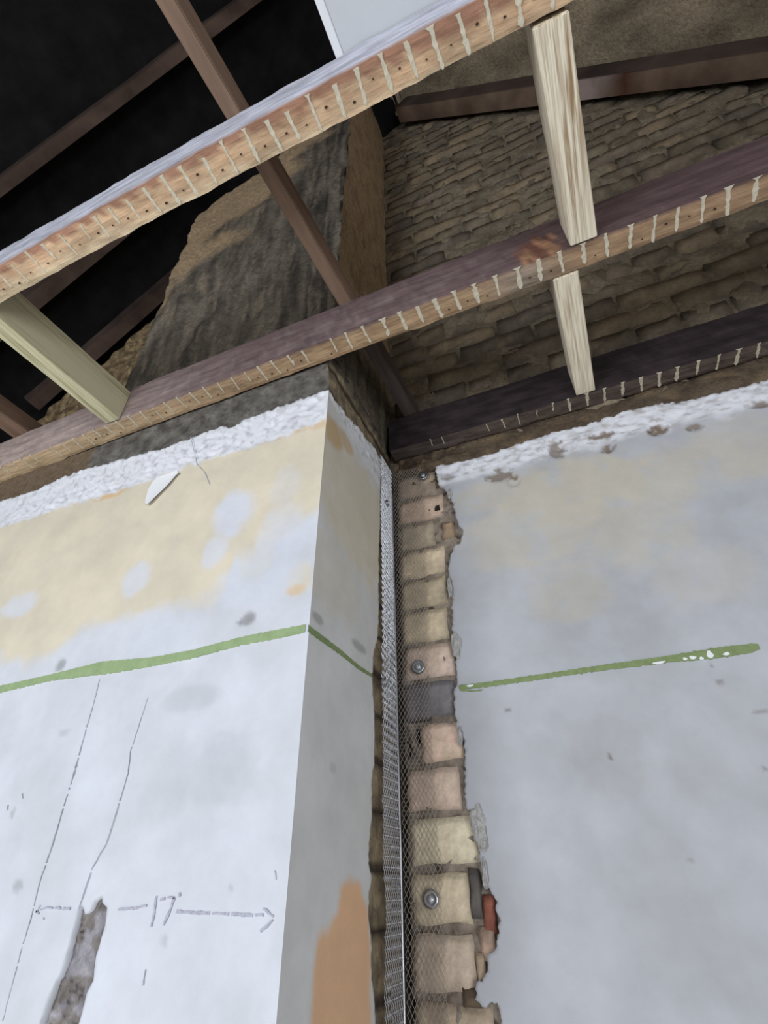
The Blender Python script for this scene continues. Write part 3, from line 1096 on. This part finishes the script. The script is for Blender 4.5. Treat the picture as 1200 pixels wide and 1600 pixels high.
J1 = beam('ceiling_joist', XL, XR, yc1, .0515, H, T, c1, M_joist, seed=1)
tag(J1, 'nearest old ceiling joist, orange-tan underside striped with many cream plaster lines, under the white board', 'joist', 'old ceiling joists')
J2 = beam('ceiling_joist', XL, XR, yc2, .0505, H, T, c2, M_joist, seed=2)
tag(J2, 'middle old ceiling joist with a purple-brown side, crossing just in front of the chimney breast', 'joist', 'old ceiling joists')
J3 = beam('ceiling_joist', 0.004, XR, yc3, .049, H, T, c3, M_joist, seed=3)
tag(J3, 'darkest old ceiling joist lying tight against the back wall above the white plaster edge', 'joist', 'old ceiling joists')

rm = random.Random(11)


def drip_mesh(w, full, seed, y0=-.5, y1=.5, jw=.05):
    """one squeezed line of plaster left between two laths, across the joist underside"""
    V, Fc = [], []
    n = 12
    for i in range(n + 1):
        t = i / n
        y = (y0 + (y1 - y0) * t) * jw
        cx = .0014 * fb(y, seed, 0, 90) + (t - .5) * .002 * math.sin(seed)
        ww = w * (.55 + .6 * abs(math.sin(seed + t * 3)) * .5 + .5 * fb(y, seed + 3, 0, 140))
        ww = max(.0005, ww * (1.5 if t < .06 else 1))
        if t > .97:
            ww *= .4
        for (sx, zz_) in ((-.5, .0012), (-.35, -.0010), (.35, -.0010), (.5, .0012)):
            V.append((cx + ww * sx, y, zz_))
        if i:
            p, q = (i - 1) * 4, i * 4
            for k in range(3):
                Fc.append((p + k, q + k, q + k + 1, p + k + 1))
    Fc += [(0, 1, 2, 3), (n * 4 + 3, n * 4 + 2, n * 4 + 1, n * 4)]
    return mesh('plaster_mark', V, Fc, None, False)


def marks(J, X, yc, jw, w, y0r, y1r, seed, skew=0.0, xmin=-9, drop=0):
    for i, x in enumerate(X):
        if x < xmin or rm.random() < drop:
            continue
        y0 = -.5 + rm.uniform(*y0r)
        y1 = .5 - rm.uniform(*y1r)
        me = drip_mesh(w * rm.uniform(.75, 1.25), True, seed + i, y0, y1, jw)
        o = link('plaster_mark', me, M_drip, J)
        o.location = (x, yc(x), H)
        o.rotation_euler = (0, 0, skew + rm.uniform(-.05, .05))


marks(J1, [x for x in X1 if x > -.15], yc1, .0515, .0092, (0, .15), (0, .1), 1)
marks(J1, [x for x in X1 if x <= -.15], yc1, .0515, .0065, (0, .15), (.1, .4), 40)
marks(J2, [x for x in X2 if x > .1], yc2, .0505, .0108, (-.01, .05), (0, .2), 80)
marks(J2, [x for x in X2 if x <= .1], yc2, .0505, .006, (0, .1), (.1, .4), 120, drop=.1)
marks(J3, [x for x in X3 if x > .45], yc3, .049, .009, (0, .05), (0, .2), 160)
marks(J3, [x for x in X3 if x <= .45], yc3, .049, .0045, (0, .2), (.1, .5), 200)
for J, X, yc in ((J1, X1, yc1), (J2, X2, yc2)):
    for x in X:
        if x < -.7 or x > .95 or (J is J2 and rm.random() < .4):
            continue
        y = yc(x) + rm.uniform(-.004, .012)
        V = []
        r = rm.uniform(.0009, .0019)
        V = [(math.cos(k * math.pi / 3) * r * 1.5, math.sin(k * math.pi / 3) * r, z_) for z_ in (-.0016, .001) for k in range(6)]
        Fc = [tuple(range(6))[::-1]] + [((k + 1) % 6, k, 6 + k, 6 + (k + 1) % 6)[::-1] for k in range(6)]
        o = link('lath_nail', mesh('lath_nail', V, Fc), M_nail, J)
        o.location = (x + .0195, y, H)


# ------------------------------------------------------------------ noggins (new timber between the joists)
def stick(name, corners_bottom, z0, z1, mat, bev=.0015):
    """block with a quadrilateral plan"""
    V = [(x, y, z0) for x, y in corners_bottom] + [(x, y, z1) for x, y in corners_bottom]
    bm = bmesh.new()
    vv = [bm.verts.new(v) for v in V]
    bm.faces.new(vv[:4])
    bm.faces.new(vv[4:])
    for i in range(4):
        bm.faces.new((vv[i], vv[(i + 1) % 4], vv[4 + (i + 1) % 4], vv[4 + i]))
    bmesh.ops.recalc_face_normals(bm, faces=bm.faces[:])
    bmesh.ops.bevel(bm, geom=bm.edges[:], offset=bev, segments=2, affect='EDGES')
    me = bpy.data.meshes.new(name)
    bm.to_mesh(me)
    bm.free()
    return link(name, me, mat)


n1 = stick('timber_noggin', [(-.626, -.709), (-.582, -.709), (-.567, -.3825), (-.611, -.3825)], H - .001, H + .098, M_pine2)
tag(n1, 'greenish new timber noggin at the left, joining the nearest and middle joists', 'noggin', 'new timber noggins')
n2 = stick('timber_noggin', [(.497, -.711), (.545, -.711), (.559, -.3865), (.512, -.3865)], H - .002, H + .088, M_pine)
tag(n2, 'longer pale pine noggin between the nearest and middle joists, upper right', 'noggin', 'new timber noggins')
n3 = stick('timber_noggin', [(.474, -.3325), (.521, -.3325), (.529, -.016), (.486, -.016)], H - .001, H + .088, M_pine)
tag(n3, 'shorter-looking pale pine noggin below the middle joist, reaching the dark joist on the back wall', 'noggin', 'new timber noggins')

# ------------------------------------------------------------------ binder, white board, rafters
bd = stick('ceiling_binder', [(-.02, -1.3), (.006, -1.3), (.066, -.335), (.035, -.335)], T + .0005, T + .06, M_binder, .002)
tag(bd, 'narrow brown timber binder lying over the joists in front of the chimney stack', 'timber')
b3 = stick('ceiling_binder', [(.034, -.333), (.068, -.333), (.086, .01), (.05, .01)], T + .0005, T + .05, M_binder_shaded, .002)
tag(b3, 'far length of the binder, coloured dark for the shade between the middle joist and the back wall', 'timber')
b2 = stick('ceiling_binder', [(-1.02, -.50), (-.96, -.50), (-.955, -.335), (-1.02, -.335)], T + .0005, T + .05, M_binder, .002)
tag(b2, 'short brown timber end above the middle joist at the far left edge', 'timber')

board = empty('white_board')
tag(board, 'white painted board lying on top of the nearest joist at the top of the picture', 'board')
box('panel', (.232, -1.38, T + .0015), (.86, -.755, T + .016), M_board, board, .001)
o = box('edge_strip', (.219, -1.38, T + .0006), (.232, -.755, T + .018), M_boardedge, board, .001)


def rafter(name, p0, p1, y0, y1, depth, right, mat, label, group='roof rafters'):
    """rafter whose underside runs from p0 to p1 in the (x,z) plane"""
    s = .7071
    dx = (s, s) if right else (-s, s)
    V = []
    cols = []
    n = 40
    Fc = []
    for k in range(n + 1):
        t = k / n
        x = p0[0] + (p1[0] - p0[0]) * t
        z_ = p0[1] + (p1[1] - p0[1]) * t
        w1 = .003 * fb(t * 6, y0, 0, 1)
        w2 = .003 * fb(t * 6, y1, 5, 1)
        for (yy, dd, lit_tone) in ((y0 + w1, w2, 0), (y0 + w1 + .006, w2 * .5, 1), (y1, w1, 1), (y1, depth, 0), (y0 + w1, depth, 0)):
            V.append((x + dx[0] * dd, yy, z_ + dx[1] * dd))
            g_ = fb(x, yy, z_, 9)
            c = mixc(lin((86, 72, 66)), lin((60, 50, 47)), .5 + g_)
            if lit_tone:
                c = mixc(lin((132, 112, 96)), lin((96, 76, 66)), .5 + g_)  # underside painted lighter than the sides, as if lit from below
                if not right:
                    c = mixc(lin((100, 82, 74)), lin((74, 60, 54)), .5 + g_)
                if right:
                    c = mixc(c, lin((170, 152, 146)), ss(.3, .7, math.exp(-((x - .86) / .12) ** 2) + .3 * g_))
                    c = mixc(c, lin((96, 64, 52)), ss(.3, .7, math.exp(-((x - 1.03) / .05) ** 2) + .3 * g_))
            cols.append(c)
        if k:
            p, q = (k - 1) * 5, k * 5
            for j in range(5):
                Fc.append((p + j, p + (j + 1) % 5, q + (j + 1) % 5, q + j))
    Fc += [(4, 3, 2, 1, 0), tuple(n * 5 + i for i in range(5))]
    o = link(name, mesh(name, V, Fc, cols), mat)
    bm = bmesh.new()
    bm.from_mesh(o.data)
    bmesh.ops.recalc_face_normals(bm, faces=bm.faces[:])
    bm.to_mesh(o.data)
    bm.free()
    return tag(o, label, 'rafter', group)


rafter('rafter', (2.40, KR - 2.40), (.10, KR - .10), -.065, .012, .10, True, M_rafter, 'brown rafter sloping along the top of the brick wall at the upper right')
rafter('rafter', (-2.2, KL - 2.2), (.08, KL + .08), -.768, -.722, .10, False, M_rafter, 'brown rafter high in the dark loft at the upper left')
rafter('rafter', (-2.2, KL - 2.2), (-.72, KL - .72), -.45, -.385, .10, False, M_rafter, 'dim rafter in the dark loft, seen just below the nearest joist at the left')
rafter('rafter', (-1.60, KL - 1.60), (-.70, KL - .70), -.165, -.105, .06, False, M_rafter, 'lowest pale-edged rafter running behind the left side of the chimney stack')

# rubble lying behind the middle joist at the foot of the stack
V, Fc, cols = [], [], []
rr = random.Random(3)
for k in range(420):
    x = rr.uniform(-.70, -.02)
    y = rr.uniform(-.333, -.322)
    z_ = T - .03 + abs(rr.gauss(0, .03))
    r = rr.uniform(.003, .009)
    b = len(V)
    for i in range(6):
        d = [(1, 0, 0), (-1, 0, 0), (0, 1, 0), (0, -1, 0), (0, 0, 1), (0, 0, -1)][i]
        s = r * rr.uniform(.6, 1.4)
        V.append((x + d[0] * s, y + d[1] * s, z_ + d[2] * s))
        g_ = rr.uniform(.6, 1.3)
        cols.append([q * g_ for q in lin((92, 86, 78))])
    for f in ((0, 2, 4), (2, 1, 4), (1, 3, 4), (3, 0, 4), (2, 0, 5), (1, 2, 5), (3, 1, 5), (0, 3, 5)):
        Fc.append(tuple(b + i for i in f))
tag(link('mortar_crumbs', mesh('mortar_crumbs', V, Fc, cols), M_mortar, breast), kind='stuff')

# ------------------------------------------------------------------ expanded-metal mesh strip in the corner
lath = empty('corner_mesh')
tag(lath, 'galvanised expanded-metal mesh strip fixed down the inner corner beside the bare bricks', 'metal mesh')


def wing(name, width, axis, off, cw, ch, t, dep, mat, node=False, ztop=.575, zbot=-1.72):
    """zigzag strands; (s, z) with s from the corner outwards"""
    V, Fc = [], []
    rows = int((ztop - zbot) / (ch / 2))

    def P3(s, z_, d):
        wob = off(s, z_) + d
        return (s, -wob, z_) if axis == 'x' else (wob, -s, z_)
    wtop = width(ztop)
    ncol = int(max(width(ztop), width(zbot)) / cw) + 1
    for c in range(ncol):
        for sgn in (1, -1):
            s_mid = .004 + cw * (c + .5)
            prev = None
            for r in range(rows + 1):
                z_ = ztop - r * ch / 2
                s = s_mid + sgn * (cw * .5 if r % 2 else 0) * 1.0
                s = s + .0012 * fb(s, z_, 1, 14) + (.0005 * fb(s, z_, 8, 90))
                ok = s < width(z_)
                if ok and prev is not None:
                    a = Vector((prev[0], prev[1]))
                    b = Vector((s, z_))
                    d = (b - a).normalized()
                    n = Vector((-d.y, d.x)) * t * .5
                    k = len(V)
                    lift = dep * (1 if (r + c) % 2 else .4)
                    for q, dd in ((a, 0), (b, dep)):
                        V.append(P3(q.x + n.x, q.y + n.y, dd))
                        V.append(P3(q.x, q.y, dd + t * .8))
                        V.append(P3(q.x - n.x, q.y - n.y, dd))
                    Fc += [(k, k + 3, k + 4, k + 1), (k + 1, k + 4, k + 5, k + 2), (k + 2, k + 5, k + 3, k)]
                if ok and node and r % 2 and c % 3 != 1:
                    k = len(V)
                    for ds, dz, dd in ((-.0012, -.0006, .0016), (.0012, -.0006, -.0012), (.0012, .0006, -.0005), (-.0012, .0006, .0022)):
                        V.append(P3(s + ds, z_ + dz, dd + .0006))
                    for ds, dz, dd in ((-.0012, -.0006, .0016), (.0012, -.0006, -.0012), (.0012, .0006, -.0005), (-.0012, .0006, .0022)):
                        V.append(P3(s + ds, z_ + dz - .0004, dd + .0002))
                    Fc += [(k, k + 1, k + 2, k + 3), (k + 7, k + 6, k + 5, k + 4), (k, k + 4, k + 5, k + 1), (k + 2, k + 6, k + 7, k + 3)]
                prev = (s, z_) if ok else None
    o = link(name, mesh(name, V, Fc), mat, lath)
    return tag(o, kind='stuff')


w_alc = lambda z_: .070 + .016 * ss(-.1, .5, z_) + .004 * fb(0, z_, 0, 8)
w_ret = lambda z_: .080 + .004 * fb(0, z_, 4, 8)
wing('mesh_wing', w_alc, 'x', lambda s, z_: -.007 + .003 * fb(s, z_, 3, 8) + .02 * s, .0078, .0132, .0008, .0005, M_galvd)
wing('mesh_wing', w_ret, 'y', lambda s, z_: .003 + .002 * fb(s, z_, 3, 8) + .02 * s, .0082, .0136, .0008, .0005, M_galv, True)
# nose of the strip
V, Fc = [], []
n = 120
for i in range(n + 1):
    z_ = .50 - (2.2) * i / n
    cx = .0045 + .0006 * fb(0, z_, 0, 9)
    for k in range(6):
        a = k * math.pi / 3
        V.append((cx + .0022 * math.cos(a), -.006 + .0022 * math.sin(a), z_))
    if i:
        for k in range(6):
            Fc.append(((i - 1) * 6 + k, (i - 1) * 6 + (k + 1) % 6, i * 6 + (k + 1) % 6, i * 6 + k))
link('bead_nose', mesh('bead_nose', V, Fc, None, True), M_galv, lath)


def disc(prof, axis, name, mat, parent):
    V, Fc = [], []
    n = 20
    for (r, d) in prof:
        for k in range(n):
            a = 2 * math.pi * k / n
            V.append((r * math.cos(a), -d, r * math.sin(a)) if axis == 1 else (d, r * math.cos(a), r * math.sin(a)))
    for j in range(len(prof) - 1):
        for k in range(n):
            Fc.append((j * n + k, j * n + (k + 1) % n, (j + 1) * n + (k + 1) % n, (j + 1) * n + k))
    Fc.append(tuple(range((len(prof) - 1) * n, len(prof) * n)))
    return link(name, mesh(name, V, Fc, None, True), mat, parent)


def washer(px, py, axis, r, label, val, lit=True):
    P = at(px, py, axis, val)
    e = empty('washer_screw')
    e.location = P
    tag(e, label, 'screw', 'screws with washers fixing the corner mesh')
    disc([(r * 1.0, -.003), (r * 1.0, .0008), (r * .93, .0020), (r * .75, .0022), (r * .5, .0012), (.0001, .0012)], axis, 'washer', M_washer, e)
    h = disc([(r * .46, .0005), (r * .44, .0028), (r * .34, .0042), (r * .18, .0048), (.0001, .0049)], axis, 'screw_head', M_galv, e)
    return e


washer(661, 743, 1, .0125, 'topmost round washer and screw, dark, just under the end of the dark joist', .003)
washer(653, 1042, 1, .0138, 'domed round washer and screw on the bare brick just above green-line height', .002)
washer(673, 1405, 1, .0128, 'pale round washer with a bright screw head, lowest on the yellow brick', .002)
washer(605, 786, 0, .008, 'small dark fixing behind the mesh near its top, on the breast side', .006)
washer(600, 1066, 0, .009, 'small dark fixing behind the mesh, level with the green line on the breast', .006)
